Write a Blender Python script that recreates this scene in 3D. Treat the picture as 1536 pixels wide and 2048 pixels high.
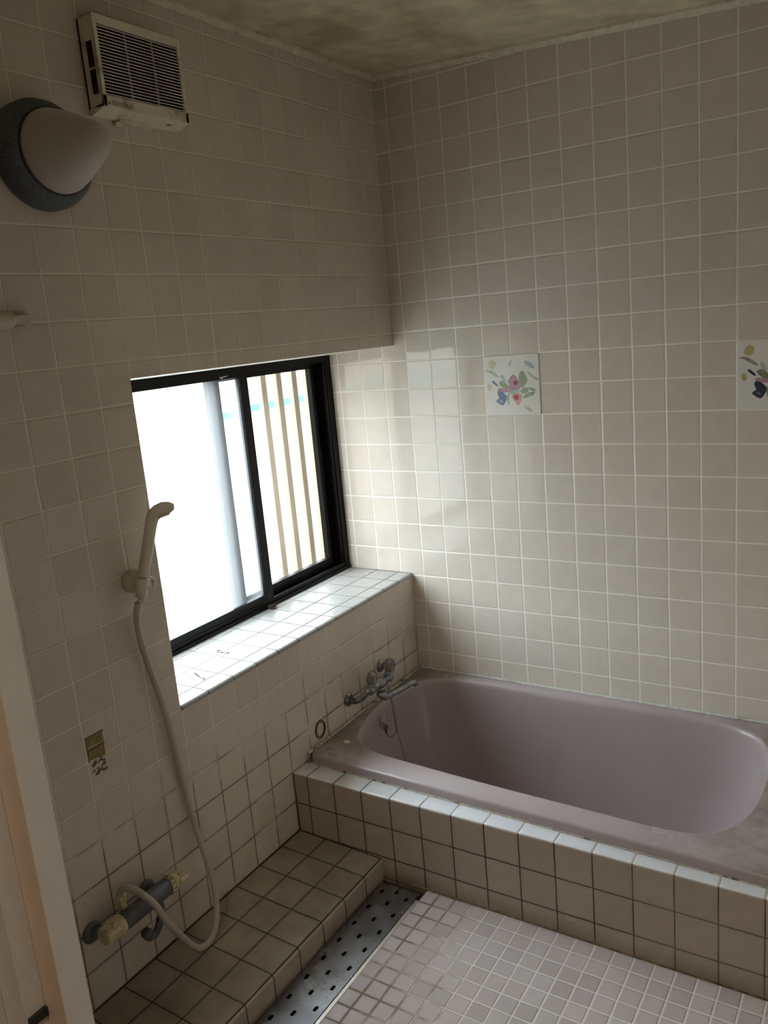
import bpy, bmesh, math, random
from mathutils import Vector, Matrix
random.seed(7)
C = bpy.context.scene.collection
for o in list(bpy.data.objects): bpy.data.objects.remove(o)
Z0 = 1.47                      # room floor level is world z = 0; wall tile rows are counted from a tile joint 1.47 m up

# ------------------------------------------------------------------ camera
cam = bpy.data.cameras.new('camera'); camo = bpy.data.objects.new('camera', cam); C.objects.link(camo)
rt = Vector((0.84449, 0.52837, -0.08758)); dn = Vector((0.04259, -0.22925, -0.97244)); fw = Vector((-0.53388, 0.81748, -0.2161))
m = Matrix((rt, -dn, -fw)).transposed().to_4x4(); m.translation = Vector((1.59092, -2.59402, 0.12554 + Z0))
camo.matrix_world = m
cam.sensor_fit = 'AUTO'; cam.sensor_width = 36; cam.lens = 1666.49 / 2048 * 36; cam.clip_start = 0.02; cam.clip_end = 100
bpy.context.scene.camera = camo

# ------------------------------------------------------------------ light
SKY = 1.0                      # overcast sky: brighter and bluer towards the zenith
w = bpy.data.worlds.new('overcast'); bpy.context.scene.world = w; w.use_nodes = True
wt = w.node_tree; bg = wt.nodes['Background']; bg.inputs[1].default_value = SKY
_tc = wt.nodes.new('ShaderNodeTexCoord'); _sp = wt.nodes.new('ShaderNodeSeparateXYZ'); wt.links.new(_tc.outputs['Generated'], _sp.inputs[0])
_mr = wt.nodes.new('ShaderNodeMapRange'); _mr.inputs[1].default_value = 0.0; _mr.inputs[2].default_value = 1.0; wt.links.new(_sp.outputs[2], _mr.inputs[0])
_mx = wt.nodes.new('ShaderNodeMix'); _mx.data_type = 'RGBA'; wt.links.new(_mr.outputs[0], _mx.inputs[0])
_mx.inputs[6].default_value = (3.8, 3.85, 3.8, 1); _mx.inputs[7].default_value = (17.0, 19.0, 21.2, 1); wt.links.new(_mx.outputs[2], bg.inputs[0])
try: w.cycles.sampling_method = 'MANUAL'; w.cycles.sample_map_resolution = 256
except Exception: pass
vs = bpy.context.scene.view_settings
vs.view_transform = 'Standard'; vs.look = 'None'; vs.exposure = 0.38; vs.gamma = 1; vs.use_curve_mapping = False
def area(name, loc, rot, sx, sy, power, col, portal=False):
    l = bpy.data.lights.new(name, 'AREA'); l.shape = 'RECTANGLE'; l.size = sx; l.size_y = sy; l.energy = power; l.color = col
    o = bpy.data.objects.new(name, l); o.location = loc; o.rotation_euler = rot; C.objects.link(o)
    if portal: l.cycles.is_portal = True
    return o
# daylight enters only through the window: a sampling portal over the opening
area('window_portal', (-0.50, -0.60, -0.37 + Z0), (0, math.radians(-90), 0), 1.1, 1.4, 1, (1, 1, 1), True)
# unseen warm fill lamp, added in the changing room behind the camera
area('changing_room_fill', (1.3, -3.1, 2.30), (0, 0, 0), 0.4, 0.4, 8.5, (1.0, 0.84, 0.66))

# ------------------------------------------------------------------ node helpers
class NT:
    def __init__(s, name):
        s.m = bpy.data.materials.new(name); s.m.use_nodes = True; s.t = s.m.node_tree; s.n = s.t.nodes; s.n.clear()
        s.out = s.n.new('ShaderNodeOutputMaterial')
    def add(s, ty, **k):
        x = s.n.new(ty)
        for a, b in k.items(): setattr(x, a, b)
        return x
    def link(s, v, sock):
        if isinstance(v, bpy.types.NodeSocket): s.t.links.new(v, sock)
        elif v is not None:
            if isinstance(v, tuple) and len(v) == 3 and len(sock.default_value) == 4: v = (*v, 1)
            sock.default_value = v
    def math(s, op, a, b=None, c=None, clamp=False):
        x = s.add('ShaderNodeMath', operation=op, use_clamp=clamp)
        for i, v in enumerate((a, b, c)):
            if v is not None: s.link(v, x.inputs[i])
        return x.outputs[0]
    def mapr(s, v, a, b, c=0.0, d=1.0, smooth=False):
        x = s.add('ShaderNodeMapRange', interpolation_type='SMOOTHSTEP' if smooth else 'LINEAR'); x.clamp = True
        for i, q in enumerate((v, a, b, c, d)): s.link(q, x.inputs[i])
        return x.outputs[0]
    def mix(s, f, a, b, mode='MIX'):
        x = s.add('ShaderNodeMix', data_type='RGBA', blend_type=mode)
        s.link(f, x.inputs[0]); s.link(a, x.inputs[6]); s.link(b, x.inputs[7]); return x.outputs[2]
    def noise(s, vec, scale, detail=3, rough=0.5, dist=0.0):
        x = s.add('ShaderNodeTexNoise'); s.link(vec, x.inputs['Vector']); x.inputs['Scale'].default_value = scale
        x.inputs['Detail'].default_value = detail; x.inputs['Roughness'].default_value = rough; x.inputs['Distortion'].default_value = dist
        return x.outputs[0]
    def obj(s): return s.add('ShaderNodeTexCoord').outputs['Object']
    def bsdf(s, col, rough=0.5, normal=None, **k):
        b = s.add('ShaderNodeBsdfPrincipled'); s.link(col, b.inputs['Base Color']); s.link(rough, b.inputs['Roughness'])
        if normal is not None: s.link(normal, b.inputs['Normal'])
        for a, v in k.items(): s.link(v, b.inputs[a.replace('_', ' ')])
        s.t.links.new(b.outputs[0], s.out.inputs[0]); return b
    def bump(s, h, dist=1.0, strength=1.0):
        x = s.add('ShaderNodeBump'); x.inputs['Distance'].default_value = dist; x.inputs['Strength'].default_value = strength
        s.link(h, x.inputs['Height']); return x.outputs[0]

def plain(name, col, rough=0.5, metal=0.0, var=0.08, nscale=30, bump=0.0, dirt=None, dirt_scale=12, dirt_lo=0.55, dirt_hi=0.75, **k):
    t = NT(name); p = t.obj(); n = t.noise(p, nscale, 4)
    c = t.mix(t.mapr(n, 0.3, 0.7), tuple(x * (1 - var) for x in col), tuple(min(1, x * (1 + var)) for x in col))
    if dirt:
        d = t.mapr(t.noise(p, dirt_scale, 5, 0.6), dirt_lo, dirt_hi, 0, 1, True); c = t.mix(d, c, dirt)
    nm = t.bump(n, bump) if bump else None
    t.bsdf(c, rough, nm, Metallic=metal, **k); return t.m

def tile(name, au, av, ou, ov, pu, pv, gap, col, grout, dirt, dirt_bias=(0.0, 0.0, 'Z', 0.0, 1.0), rough=0.16, var=0.06, tilt=0.00035,
         depth=0.0012, round_=0.004, stain=None, stain_amt=0.0, micro=0.00008, seed=0.0, hue=(1.0, 0.96, 0.93), dirt_scale=9, marks=None, nov=False, spot=None, spec=0.42, foot=None):
    """glazed tiles on a grid of two object axes, with grout, per-tile tone and tilt"""
    t = NT(name); p = t.add('ShaderNodeNewGeometry').outputs['Position']; sp = t.add('ShaderNodeSeparateXYZ'); t.t.links.new(p, sp.inputs[0])
    ax = {'X': sp.outputs[0], 'Y': sp.outputs[1], 'Z': sp.outputs[2]}
    wob = t.math('MULTIPLY', t.math('SUBTRACT', t.noise(p, 14, 2), 0.5), 0.0022)
    def grid(a, o, pt):
        u = t.math('DIVIDE', t.math('ADD', t.math('SUBTRACT', ax[a], o), wob), pt)
        i = t.math('FLOOR', u); f = t.math('SUBTRACT', u, i)
        return i, f, t.math('MULTIPLY', t.math('MINIMUM', f, t.math('SUBTRACT', 1.0, f)), pt)
    iu, fu, du = grid(au, ou, pu); iv, fv, dv = grid(av, ov, pv)
    d = du if nov else t.math('MINIMUM', du, dv)
    g = gap / 2
    ismask = t.mapr(d, g * 0.75, g * 1.25, 0, 1, True)
    cid = t.add('ShaderNodeCombineXYZ'); t.link(iu, cid.inputs[0]); t.link(iv if not nov else 0.0, cid.inputs[1]); cid.inputs[2].default_value = seed
    wn = t.add('ShaderNodeTexWhiteNoise', noise_dimensions='3D'); t.t.links.new(cid.outputs[0], wn.inputs['Vector'])
    rs = t.add('ShaderNodeSeparateColor'); t.t.links.new(wn.outputs['Color'], rs.inputs[0]); r1, r2, r3 = rs.outputs[0], rs.outputs[1], rs.outputs[2]
    tone = t.mapr(r1, 0, 1, 1 - var, 1 + var)
    cc = t.add('ShaderNodeCombineColor'); [t.link(tone, cc.inputs[i]) for i in range(3)]
    base = t.mix(t.math('MULTIPLY', r2, 0.35), col, tuple(c * h for c, h in zip(col, hue)))
    base = t.mix(1.0, base, cc.outputs[0], 'MULTIPLY')
    mott = t.mapr(t.noise(p, 22, 4, 0.6), 0.3, 0.7, 0.965, 1.03)
    c2 = t.add('ShaderNodeCombineColor'); [t.link(mott, c2.inputs[i]) for i in range(3)]
    base = t.mix(1.0, base, c2.outputs[0], 'MULTIPLY')
    b0, b1, axis, z0, z1 = dirt_bias
    bias = t.mapr(ax[axis], z0, z1, b0, b1, True)
    nz = t.noise(p, dirt_scale, 5, 0.65)
    if stain:
        sm = t.mapr(t.math('ADD', t.noise(p, 5, 5, 0.65), t.math('MULTIPLY', bias, 0.3)), 0.55, 0.95, 0, stain_amt, True)
        base = t.mix(sm, base, stain)
        # grime creeping from the joints on to the glaze
        edge = t.mapr(d, g, g + 0.012, 1, 0)
        em = t.math('MULTIPLY', t.math('MULTIPLY', edge, bias), t.mapr(nz, 0.35, 0.7, 0, 0.55))
        base = t.mix(em, base, stain)
    if spot:      # (axis centre u, v, radius u, v, colour, strength): one shaped stain
        for (su, sv, ru, rv, sc, ss) in spot:
            eu = t.math('DIVIDE', t.math('SUBTRACT', ax[au], su), ru); ev = t.math('DIVIDE', t.math('SUBTRACT', ax[av], sv), rv)
            rr = t.math('ADD', t.math('MULTIPLY', eu, eu), t.math('MULTIPLY', ev, ev))
            rr = t.math('ADD', rr, t.math('MULTIPLY', t.math('SUBTRACT', t.noise(p, 25, 4), 0.5), 1.6))
            base = t.mix(t.mapr(rr, 0.5, 1.2, ss, 0, True), base, sc)
    if foot:      # splash grime that has settled along the foot of the wall
        fz0, fz1, fc, fa = foot
        fm = t.math('MULTIPLY', t.mapr(ax['Z'], fz0, fz1, 1, 0), t.mapr(nz, 0.25, 0.65, 0.3, fa)); base = t.mix(fm, base, fc)
    gm = t.mapr(t.math('ADD', nz, bias), 0.52, 0.86, 0, 1, True)
    gcol = t.mix(gm, grout, dirt)
    colr = t.mix(ismask, gcol, base)
    h = t.math('MULTIPLY', t.mapr(d, g * 0.6, g + round_, 0, 1, True), depth)
    tl = t.math('ADD', t.math('MULTIPLY', t.math('SUBTRACT', r2, 0.5), fu), t.math('MULTIPLY', t.math('SUBTRACT', r3, 0.5), fv))
    h = t.math('ADD', h, t.math('MULTIPLY', tl, tilt))
    h = t.math('ADD', h, t.math('MULTIPLY', t.noise(p, 18, 2), micro * 6))
    rg = t.math('ADD', t.mapr(ismask, 0, 1, 0.75, rough), t.math('MULTIPLY', t.mapr(nz, 0.45, 0.8), 0.10))
    t.bsdf(colr, rg, t.bump(h, 1.0), Specular_IOR_Level=spec); return t.m

# ------------------------------------------------------------------ mesh helpers
def ob(name, bm, mats, parent=None, smooth=False, **props):
    me = bpy.data.meshes.new(name); bm.normal_update(); bm.to_mesh(me); bm.free()
    for mm in (mats if isinstance(mats, (list, tuple)) else [mats]): me.materials.append(mm)
    if smooth:
        for f in me.polygons: f.use_smooth = True
    o = bpy.data.objects.new(name, me); C.objects.link(o)
    if parent: o.parent = parent
    for k, v in props.items(): o[k] = v
    return o
def thing(name, label, cat, loc=(0, 0, 0), group=None, **props):
    o = bpy.data.objects.new(name, None); o.empty_display_size = 0.05; C.objects.link(o); o.location = loc; o['label'] = label; o['category'] = cat
    if group: o['group'] = group
    for k, v in props.items(): o[k] = v
    return o
def local(bm, root):
    """geometry is written in room coordinates; move it into the frame of its thing"""
    bmesh.ops.translate(bm, verts=bm.verts, vec=-Vector(root.location)); return bm
def part(name, bm, mats, root, smooth=False, **p):
    r = root if root.parent is None else root.parent
    return ob(name, local(bm, r), mats, root, smooth, **p)
def lone(name, bm, mats, label, cat, smooth=False, **p):
    """a thing that is one mesh: origin at its base centre"""
    xs = [v.co for v in bm.verts]; c = Vector(((min(v.x for v in xs) + max(v.x for v in xs)) / 2, (min(v.y for v in xs) + max(v.y for v in xs)) / 2, min(v.z for v in xs)))
    bmesh.ops.translate(bm, verts=bm.verts, vec=-c); o = ob(name, bm, mats, None, smooth, label=label, category=cat, **p); o.location = c; return o
def box(bm, x0, x1, y0, y1, z0, z1, bev=0.0, seg=2, mat=0):
    r = bmesh.ops.create_cube(bm, size=1)
    vs_ = r['verts']
    for v in vs_: v.co = Vector((x0 + (v.co.x + .5) * (x1 - x0), y0 + (v.co.y + .5) * (y1 - y0), z0 + (v.co.z + .5) * (z1 - z0)))
    fs = {f for v in vs_ for f in v.link_faces}
    for f in fs: f.material_index = mat
    if bev:
        es = list({e for v in vs_ for e in v.link_edges})
        bmesh.ops.bevel(bm, geom=es, offset=bev, segments=seg, profile=0.5, affect='EDGES', clamp_overlap=True)
    return vs_
def ringpts(c, ax, r, n, up=None):
    ax = Vector(ax).normalized(); a = ax.orthogonal().normalized() if up is None else (Vector(up) - Vector(up).dot(ax) * ax).normalized(); b = ax.cross(a)
    return [Vector(c) + r * (math.cos(2 * math.pi * i / n) * a + math.sin(2 * math.pi * i / n) * b) for i in range(n)]
def bridge(bm, rings, closed=True, cap=(True, True), mat=0):
    V = [[bm.verts.new(p) for p in r] for r in rings]; n = len(V[0]); fs = []
    for a, b in zip(V, V[1:]):
        for i in range(n if closed else n - 1):
            j = (i + 1) % n
            fs.append(bm.faces.new((a[i], a[j], b[j], b[i])))
    if cap[0]: fs.append(bm.faces.new(V[0][::-1]))
    if cap[1]: fs.append(bm.faces.new(V[-1]))
    for f in fs: f.material_index = mat
    return V
def lathe(bm, c, ax, prof, n=32, mat=0, cap=(True, True)):
    c = Vector(c); ax = Vector(ax).normalized(); up = ax.orthogonal().normalized()
    bridge(bm, [ringpts(c + ax * h, ax, max(r, 1e-5), n, up) for h, r in prof], cap=cap, mat=mat)
def smooth_path(P, n=8):
    P = [Vector(p) for p in P]; Q = [P[0] * 2 - P[1]] + P + [P[-1] * 2 - P[-2]]; out = []
    for i in range(1, len(Q) - 2):
        a, b, c, d = Q[i - 1:i + 3]
        for k in range(n):
            t = k / n; out.append(0.5 * ((2 * b) + (c - a) * t + (2 * a - 5 * b + 4 * c - d) * t * t + (3 * b - a - 3 * c + d) * t ** 3))
    out.append(P[-1]); return out
def tube(bm, P, r, n=14, mat=0, cap=(True, True)):
    P = [Vector(p) for p in P]; rings = []; up = None
    for i, p in enumerate(P):
        d = (P[min(i + 1, len(P) - 1)] - P[max(i - 1, 0)]).normalized()
        if up is None: up = d.orthogonal().normalized()
        up = (up - up.dot(d) * d).normalized()
        rr = r[i] if isinstance(r, (list, tuple)) else r
        rings.append(ringpts(p, d, rr, n, up))
    bridge(bm, rings, cap=cap, mat=mat)
def prism(bm, poly, o, eu, ev, th, mat=0):
    """flat polygon given in (u, v), lifted to o + u eu + v ev, with thickness th along eu x ev"""
    o, eu, ev = Vector(o), Vector(eu), Vector(ev); n = eu.cross(ev).normalized()
    A = [bm.verts.new(o + eu * u + ev * v) for u, v in poly]; B = [bm.verts.new(o + eu * u + ev * v + n * th) for u, v in poly]
    fs = [bm.faces.new(A[::-1]), bm.faces.new(B)]
    for i in range(len(A)):
        j = (i + 1) % len(A); fs.append(bm.faces.new((A[i], A[j], B[j], B[i])))
    for f in fs: f.material_index = mat
nb = bmesh.new
def K(o, kind='structure', label=None):
    o['kind'] = kind
    if label: o['label'] = label
    return o

# ------------------------------------------------------------------ materials
TC = (0.71, 0.645, 0.55); GR = (0.95, 0.90, 0.79); DK = (0.045, 0.032, 0.02)
M = {}
ZS = Z0
M['back'] = tile('back_wall_tile', 'X', 'Z', 0.05, Z0, 0.1, 0.1, 0.0042, TC, GR, (0.35, 0.28, 0.18), (-0.12, -0.12, 'Z', 0, 1), rough=0.045, spec=0.5, var=0.02, seed=1, tilt=0.00035, round_=0.0022, depth=0.0007, micro=0.00004)
M['left'] = tile('left_wall_tile', 'Y', 'Z', -0.009, Z0, 0.1, 0.1, 0.0028, TC, (0.90, 0.83, 0.70), (0.12, 0.085, 0.055), (0.34, -0.20, 'Z', 0.28, 0.80), rough=0.2, var=0.04, seed=2,
                 stain=(0.30, 0.22, 0.13), stain_amt=0.3)
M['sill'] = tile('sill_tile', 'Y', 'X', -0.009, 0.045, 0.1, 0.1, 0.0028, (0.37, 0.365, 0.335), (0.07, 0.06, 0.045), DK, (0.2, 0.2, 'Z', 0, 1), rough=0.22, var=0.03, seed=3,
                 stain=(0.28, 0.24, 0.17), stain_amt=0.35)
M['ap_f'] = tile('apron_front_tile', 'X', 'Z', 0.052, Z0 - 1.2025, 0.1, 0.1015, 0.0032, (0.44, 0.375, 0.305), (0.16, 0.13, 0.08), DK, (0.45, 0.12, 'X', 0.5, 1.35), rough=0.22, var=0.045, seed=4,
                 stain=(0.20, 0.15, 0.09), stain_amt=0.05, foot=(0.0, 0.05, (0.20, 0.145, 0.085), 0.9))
M['ap_t'] = tile('apron_top_tile_skylit', 'X', 'Y', 0.052, -0.807, 0.1, 0.2, 0.0030, (0.72, 0.73, 0.73), (0.40, 0.33, 0.24), DK, (0.45, 0.0, 'X', 0.1, 0.9), rough=0.2, var=0.02, seed=5, nov=True,  # paler and bluer than the front: skylight on the top put into the colour
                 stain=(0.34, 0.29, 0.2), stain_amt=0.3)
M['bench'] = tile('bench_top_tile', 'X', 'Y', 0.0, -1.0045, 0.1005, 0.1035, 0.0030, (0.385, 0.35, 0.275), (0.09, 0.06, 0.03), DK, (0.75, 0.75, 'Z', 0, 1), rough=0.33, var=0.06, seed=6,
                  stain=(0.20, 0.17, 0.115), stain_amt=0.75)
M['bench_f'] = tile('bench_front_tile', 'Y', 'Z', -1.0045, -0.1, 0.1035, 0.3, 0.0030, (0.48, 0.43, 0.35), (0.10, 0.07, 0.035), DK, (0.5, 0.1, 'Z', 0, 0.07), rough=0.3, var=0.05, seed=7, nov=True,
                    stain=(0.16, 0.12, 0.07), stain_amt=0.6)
M['floor'] = tile('floor_mosaic', 'X', 'Y', 0.4995, -0.8600, 0.0505, 0.0505, 0.0042, (0.60, 0.53, 0.50), (0.88, 0.83, 0.74), (0.26, 0.18, 0.11), (0.30, -0.18, 'X', 0.45, 0.95), rough=0.30, var=0.09,
                  seed=8, tilt=0.00045, depth=0.0016, round_=0.003, micro=0.00022, hue=(1.0, 0.92, 0.9), stain=(0.3, 0.2, 0.15), stain_amt=0.4, dirt_scale=7)
M['right'] = tile('right_wall_tile', 'Y', 'Z', -0.05, Z0, 0.1, 0.1, 0.0034, TC, GR, DK, (0.2, -0.2, 'Z', 0.1, 0.6), rough=0.2, seed=9)
M['plaster'] = plain('reveal_plaster', (0.76, 0.72, 0.65), 0.7, bump=0.0005)
M['ceiling'] = plain('ceiling_board', (0.74, 0.66, 0.46), 0.8, var=0.14, nscale=14, dirt=(0.44, 0.36, 0.21), dirt_scale=3.2, dirt_lo=0.42, dirt_hi=0.72)
M['trim'] = plain('ceiling_trim_paint', (0.78, 0.71, 0.55), 0.6, var=0.14, nscale=60, bump=0.0012, dirt=(0.42, 0.35, 0.22), dirt_scale=30, dirt_lo=0.5, dirt_hi=0.8)
M['black'] = plain('dark_bronze_aluminium', (0.006, 0.005, 0.0045), 0.38, 0.0, var=0.15, Specular_IOR_Level=0.18)
def tubmat():
    t = NT('tub_acrylic'); p = t.obj(); sp = t.add('ShaderNodeSeparateXYZ'); t.link(p, sp.inputs[0])
    rim = t.mapr(sp.outputs[2], 0.545, 0.5465, 0, 1)          # scum gathers only on the flat rim
    ends = t.math('MAXIMUM', t.mapr(sp.outputs[0], -0.50, -0.60, 0, 1), t.mapr(sp.outputs[0], 0.35, 0.6, 0, 1))
    d = t.math('MULTIPLY', t.math('MULTIPLY', t.mapr(t.noise(p, 7, 6, 0.65), 0.36, 0.62, 0, 0.9, True), rim), ends)
    c = t.mix(t.mapr(t.noise(p, 5, 3), 0.3, 0.7), (0.40, 0.33, 0.325), (0.43, 0.36, 0.35)); c = t.mix(d, c, (0.22, 0.185, 0.15))
    t.bsdf(c, t.math('ADD', 0.27, t.math('MULTIPLY', d, 0.3))); return t.m
M['tub'] = tubmat()
M['seal'] = plain('sealant', (0.50, 0.45, 0.34), 0.5, var=0.3, nscale=45, bump=0.003, dirt=(0.08, 0.06, 0.04), dirt_scale=30, dirt_lo=0.55, dirt_hi=0.66)
M['sealw'] = plain('pale_sealant', (0.56, 0.57, 0.50), 0.5, var=0.15, nscale=45, bump=0.002, dirt=(0.2, 0.17, 0.12), dirt_scale=14, dirt_lo=0.6, dirt_hi=0.75)
M['chrome'] = plain('dull_chrome', (0.30, 0.31, 0.30), 0.32, 1.0, var=0.25, nscale=70, dirt=(0.10, 0.10, 0.09), dirt_scale=25)
M['pipe'] = plain('grey_mixer_metal', (0.15, 0.16, 0.175), 0.38, 0.35, var=0.2, nscale=50)
M['cream'] = plain('yellowed_plastic', (0.66, 0.56, 0.34), 0.45, var=0.2, nscale=40, dirt=(0.16, 0.11, 0.05), dirt_scale=30, dirt_lo=0.5, dirt_hi=0.72)
M['white'] = plain('aged_white_plastic', (0.64, 0.58, 0.47), 0.38, var=0.05)
M['hose'] = plain('shower_hose_plastic', (0.50, 0.45, 0.37), 0.42, var=0.05)
M['fan'] = plain('fan_casing_plastic', (0.86, 0.79, 0.63), 0.5, var=0.05, dirt=(0.33, 0.27, 0.18), dirt_scale=10)
M['slat'] = plain('fan_slat_plastic', (0.70, 0.62, 0.57), 0.5, var=0.1)
M['dark'] = plain('cavity_shade', (0.006, 0.006, 0.007), 0.7)  # near-black stands in for shade inside the fan, its slots and the trough
M['ink'] = plain('dark_print', (0.03, 0.03, 0.03), 0.6)
M['lampbase'] = plain('speckled_grey_lamp_base', (0.10, 0.118, 0.13), 0.6, var=0.7, nscale=420)
M['shade'] = plain('frosted_lamp_shade', (0.60, 0.56, 0.49), 0.4, var=0.02)
M['steel'] = None
M['strip'] = plain('aluminium_edge_strip', (0.62, 0.58, 0.48), 0.35, 0.7, var=0.1)
M['jamb'] = plain('painted_door_frame', (0.80, 0.78, 0.73), 0.45, var=0.03)
M['peach'] = plain('peach_lit_jamb', (0.80, 0.66, 0.50), 0.5, var=0.05, nscale=12)  # jamb face with warm lamp light put into its colour
M['wood'] = plain('dark_brown_wood', (0.16, 0.05, 0.02), 0.5, var=0.3)
M['hall'] = plain('changing_room_paint', (0.50, 0.42, 0.32), 0.8)
M['bar'] = plain('beige_lattice_bar', (0.42, 0.33, 0.23), 0.6, var=0.06)
M['teal'] = plain('teal_flashing', (0.06, 0.30, 0.28), 0.5)
M['fence'] = plain('pale_rendered_wall', (0.52, 0.52, 0.50), 0.8)
M['ground'] = plain('pale_gravel', (0.22, 0.21, 0.19), 0.9)
M['sticker'] = plain('pale_sticker', (0.55, 0.48, 0.46), 0.5)
M['labelw'] = plain('white_label', (0.85, 0.85, 0.80), 0.5)
M['rust'] = plain('adhesive_residue', (0.30, 0.205, 0.085), 0.7, var=0.25, nscale=60, dirt=(0.10, 0.055, 0.02), dirt_scale=50)
M['grime'] = plain('grime_and_gap_shade', (0.05, 0.033, 0.02), 0.8, var=0.5, nscale=90)
M['seamc'] = plain('brown_joint', (0.17, 0.12, 0.07), 0.8, var=0.5, nscale=60)
M['soap'] = plain('soap_sliver', (0.62, 0.58, 0.42), 0.5)
M['dchain'] = plain('tarnished_chain', (0.05, 0.035, 0.03), 0.4, 0.6)
def steel():
    t = NT('stained_stainless'); p = t.obj()
    v = t.add('ShaderNodeTexVoronoi', feature='DISTANCE_TO_EDGE'); v.inputs['Scale'].default_value = 16
    wv = t.add('ShaderNodeMix', data_type='VECTOR'); wv.inputs[0].default_value = 0.12; t.link(p, wv.inputs[4])
    nn = t.add('ShaderNodeTexNoise'); nn.inputs['Scale'].default_value = 30; t.link(p, nn.inputs['Vector']); t.link(nn.outputs['Color'], wv.inputs[5])
    t.link(wv.outputs[1], v.inputs['Vector'])
    sp = t.add('ShaderNodeSeparateXYZ'); t.link(p, sp.inputs[0])
    crack = t.math('MULTIPLY', t.mapr(v.outputs['Distance'], 0.0, 0.018, 1, 0), t.mapr(t.noise(p, 7, 2), 0.5, 0.6))
    crack = t.math('MULTIPLY', crack, t.mapr(sp.outputs[1], 0.10, 0.25, 0.8, 0.0))
    n = t.noise(p, 12, 5, 0.6)
    c = t.mix(t.mapr(n, 0.3, 0.7), (0.20, 0.20, 0.20), (0.32, 0.32, 0.315)); c = t.mix(crack, c, (0.12, 0.11, 0.09))
    t.bsdf(c, t.math('ADD', t.mapr(n, 0.3, 0.7, 0.20, 0.30), t.math('MULTIPLY', crack, 0.3)), t.bump(n, 0.0003), Metallic=0.9); return t.m
M['steel'] = steel()
def glass(name, rough, tint, frost):
    t = NT(name)
    if frost:
        tr = t.add('ShaderNodeBsdfTranslucent'); tr.inputs[0].default_value = (*tint, 1)
        rf = t.add('ShaderNodeBsdfRefraction'); rf.inputs['Color'].default_value = (*tint, 1); rf.inputs['Roughness'].default_value = rough; rf.inputs['IOR'].default_value = 1.03
        mx = t.add('ShaderNodeMixShader'); mx.inputs[0].default_value = 0.85; t.link(tr.outputs[0], mx.inputs[1]); t.link(rf.outputs[0], mx.inputs[2])
    else:
        mx = t.add('ShaderNodeBsdfTransparent'); mx.inputs[0].default_value = (*tint, 1)
    gl = t.add('ShaderNodeBsdfGlossy'); gl.inputs['Roughness'].default_value = rough if frost else 0.02
    fr = t.add('ShaderNodeFresnel'); fr.inputs[0].default_value = 1.45
    m2 = t.add('ShaderNodeMixShader'); t.link(fr.outputs[0], m2.inputs[0]); t.link(mx.outputs[0], m2.inputs[1]); t.link(gl.outputs[0], m2.inputs[2])
    t.link(m2.outputs[0], t.out.inputs[0]); return t.m
M['frost'] = glass('frosted_window_glass', 0.20, (0.93, 0.98, 1.0), True)
M['clear'] = glass('clear_window_glass', 0.02, (0.70, 0.71, 0.71), False)
def acry():
    t = NT('cloudy_clear_acrylic'); p = t.obj()
    t.bsdf((0.55, 0.56, 0.52), 0.12, None, Transmission_Weight=0.85, IOR=1.45); return t.m
M['acrylic'] = acry()

# ------------------------------------------------------------------ room shell
YD = -1.90          # inner face of the door wall
XR = 1.72
def zc(x): return Z0 + 0.947 - 0.056 * x      # the ceiling falls to the right
def assign(bm, fn):
    bm.normal_update()
    for f in bm.faces: f.material_index = fn(f)
bm = nb(); box(bm, -0.37, XR + 0.1, 0.0, 0.12, -0.32, 2.46); K(ob('wall_back', bm, M['back']), label='back wall of beige glazed square tiles with pale grout')
bm = nb()
ZB, ZT, YW = Z0 - 0.792, Z0 + 0.058, -1.212
box(bm, -0.37, 0.0, YD - 0.12, 0.0, -0.32, ZB - 0.012)
vsx = box(bm, -0.37, 0.0, YW, 0.0, ZT, 2.46)
for v in vsx:
    if v.co.z < ZT + 0.01 and v.co.x < -0.1: v.co.z = Z0 + 0.036
box(bm, -0.37, 0.0, YD, YW, ZB - 0.012, 2.46)
assign(bm, lambda f: 0 if f.normal.x > 0.7 else 1)
K(ob('wall_left', bm, [M['left'], M['plaster']]), label='left wall of beige tiles with the window recess and dark grout low down')
bm = nb(); box(bm, XR, XR + 0.1, YD, 0.0, -0.32, 2.46); K(ob('wall_right', bm, M['right']))
bm = nb()
V = [bm.verts.new(p) for p in ((-0.37, 0.12, zc(-0.37)), (XR + .1, 0.12, zc(XR + .1)), (XR + .1, YD, zc(XR + .1)), (-0.37, YD, zc(-0.37)))]
V2 = [bm.verts.new(v.co + Vector((0, 0, 0.08))) for v in V]
bm.faces.new(V[::-1]); bm.faces.new(V2)
for i in range(4): bm.faces.new((V[i], V[(i + 1) % 4], V2[(i + 1) % 4], V2[i]))
bmesh.ops.recalc_face_normals(bm, faces=bm.faces)
K(ob('ceiling', bm, M['ceiling']), label='olive mottled ceiling board falling gently to the right')
bm = nb(); prism(bm, [(0, 0), (0.020, 0), (0.020, -0.010), (0.006, -0.019), (0, -0.019)], (0, YD, zc(0)), (1, 0, 0), (0, 0, 1), 0.0)
bm.free(); bm = nb()
prof = [(0, 0.001), (0.018, 0.001), (0.018, -0.008), (0.006, -0.019), (0, -0.019)]
bridge(bm, [[Vector((a, y, zc(0) + b)) for a, b in prof] for y in [YD + i * (0 - YD) / 60 for i in range(61)]])
for v in bm.verts: v.co.z += random.uniform(-.0005, .0005); v.co.x = max(0, v.co.x + random.uniform(-.0005, .0005))
bmesh.ops.recalc_face_normals(bm, faces=bm.faces); K(ob('trim_1', bm, M['trim']), label='rough cream trim between left wall and ceiling')
bm = nb(); bridge(bm, [[Vector((x, -a, zc(x) + b)) for a, b in prof] for x in [i * XR / 60 for i in range(61)]])
for v in bm.verts: v.co.z += random.uniform(-.0003, .0003)
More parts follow.
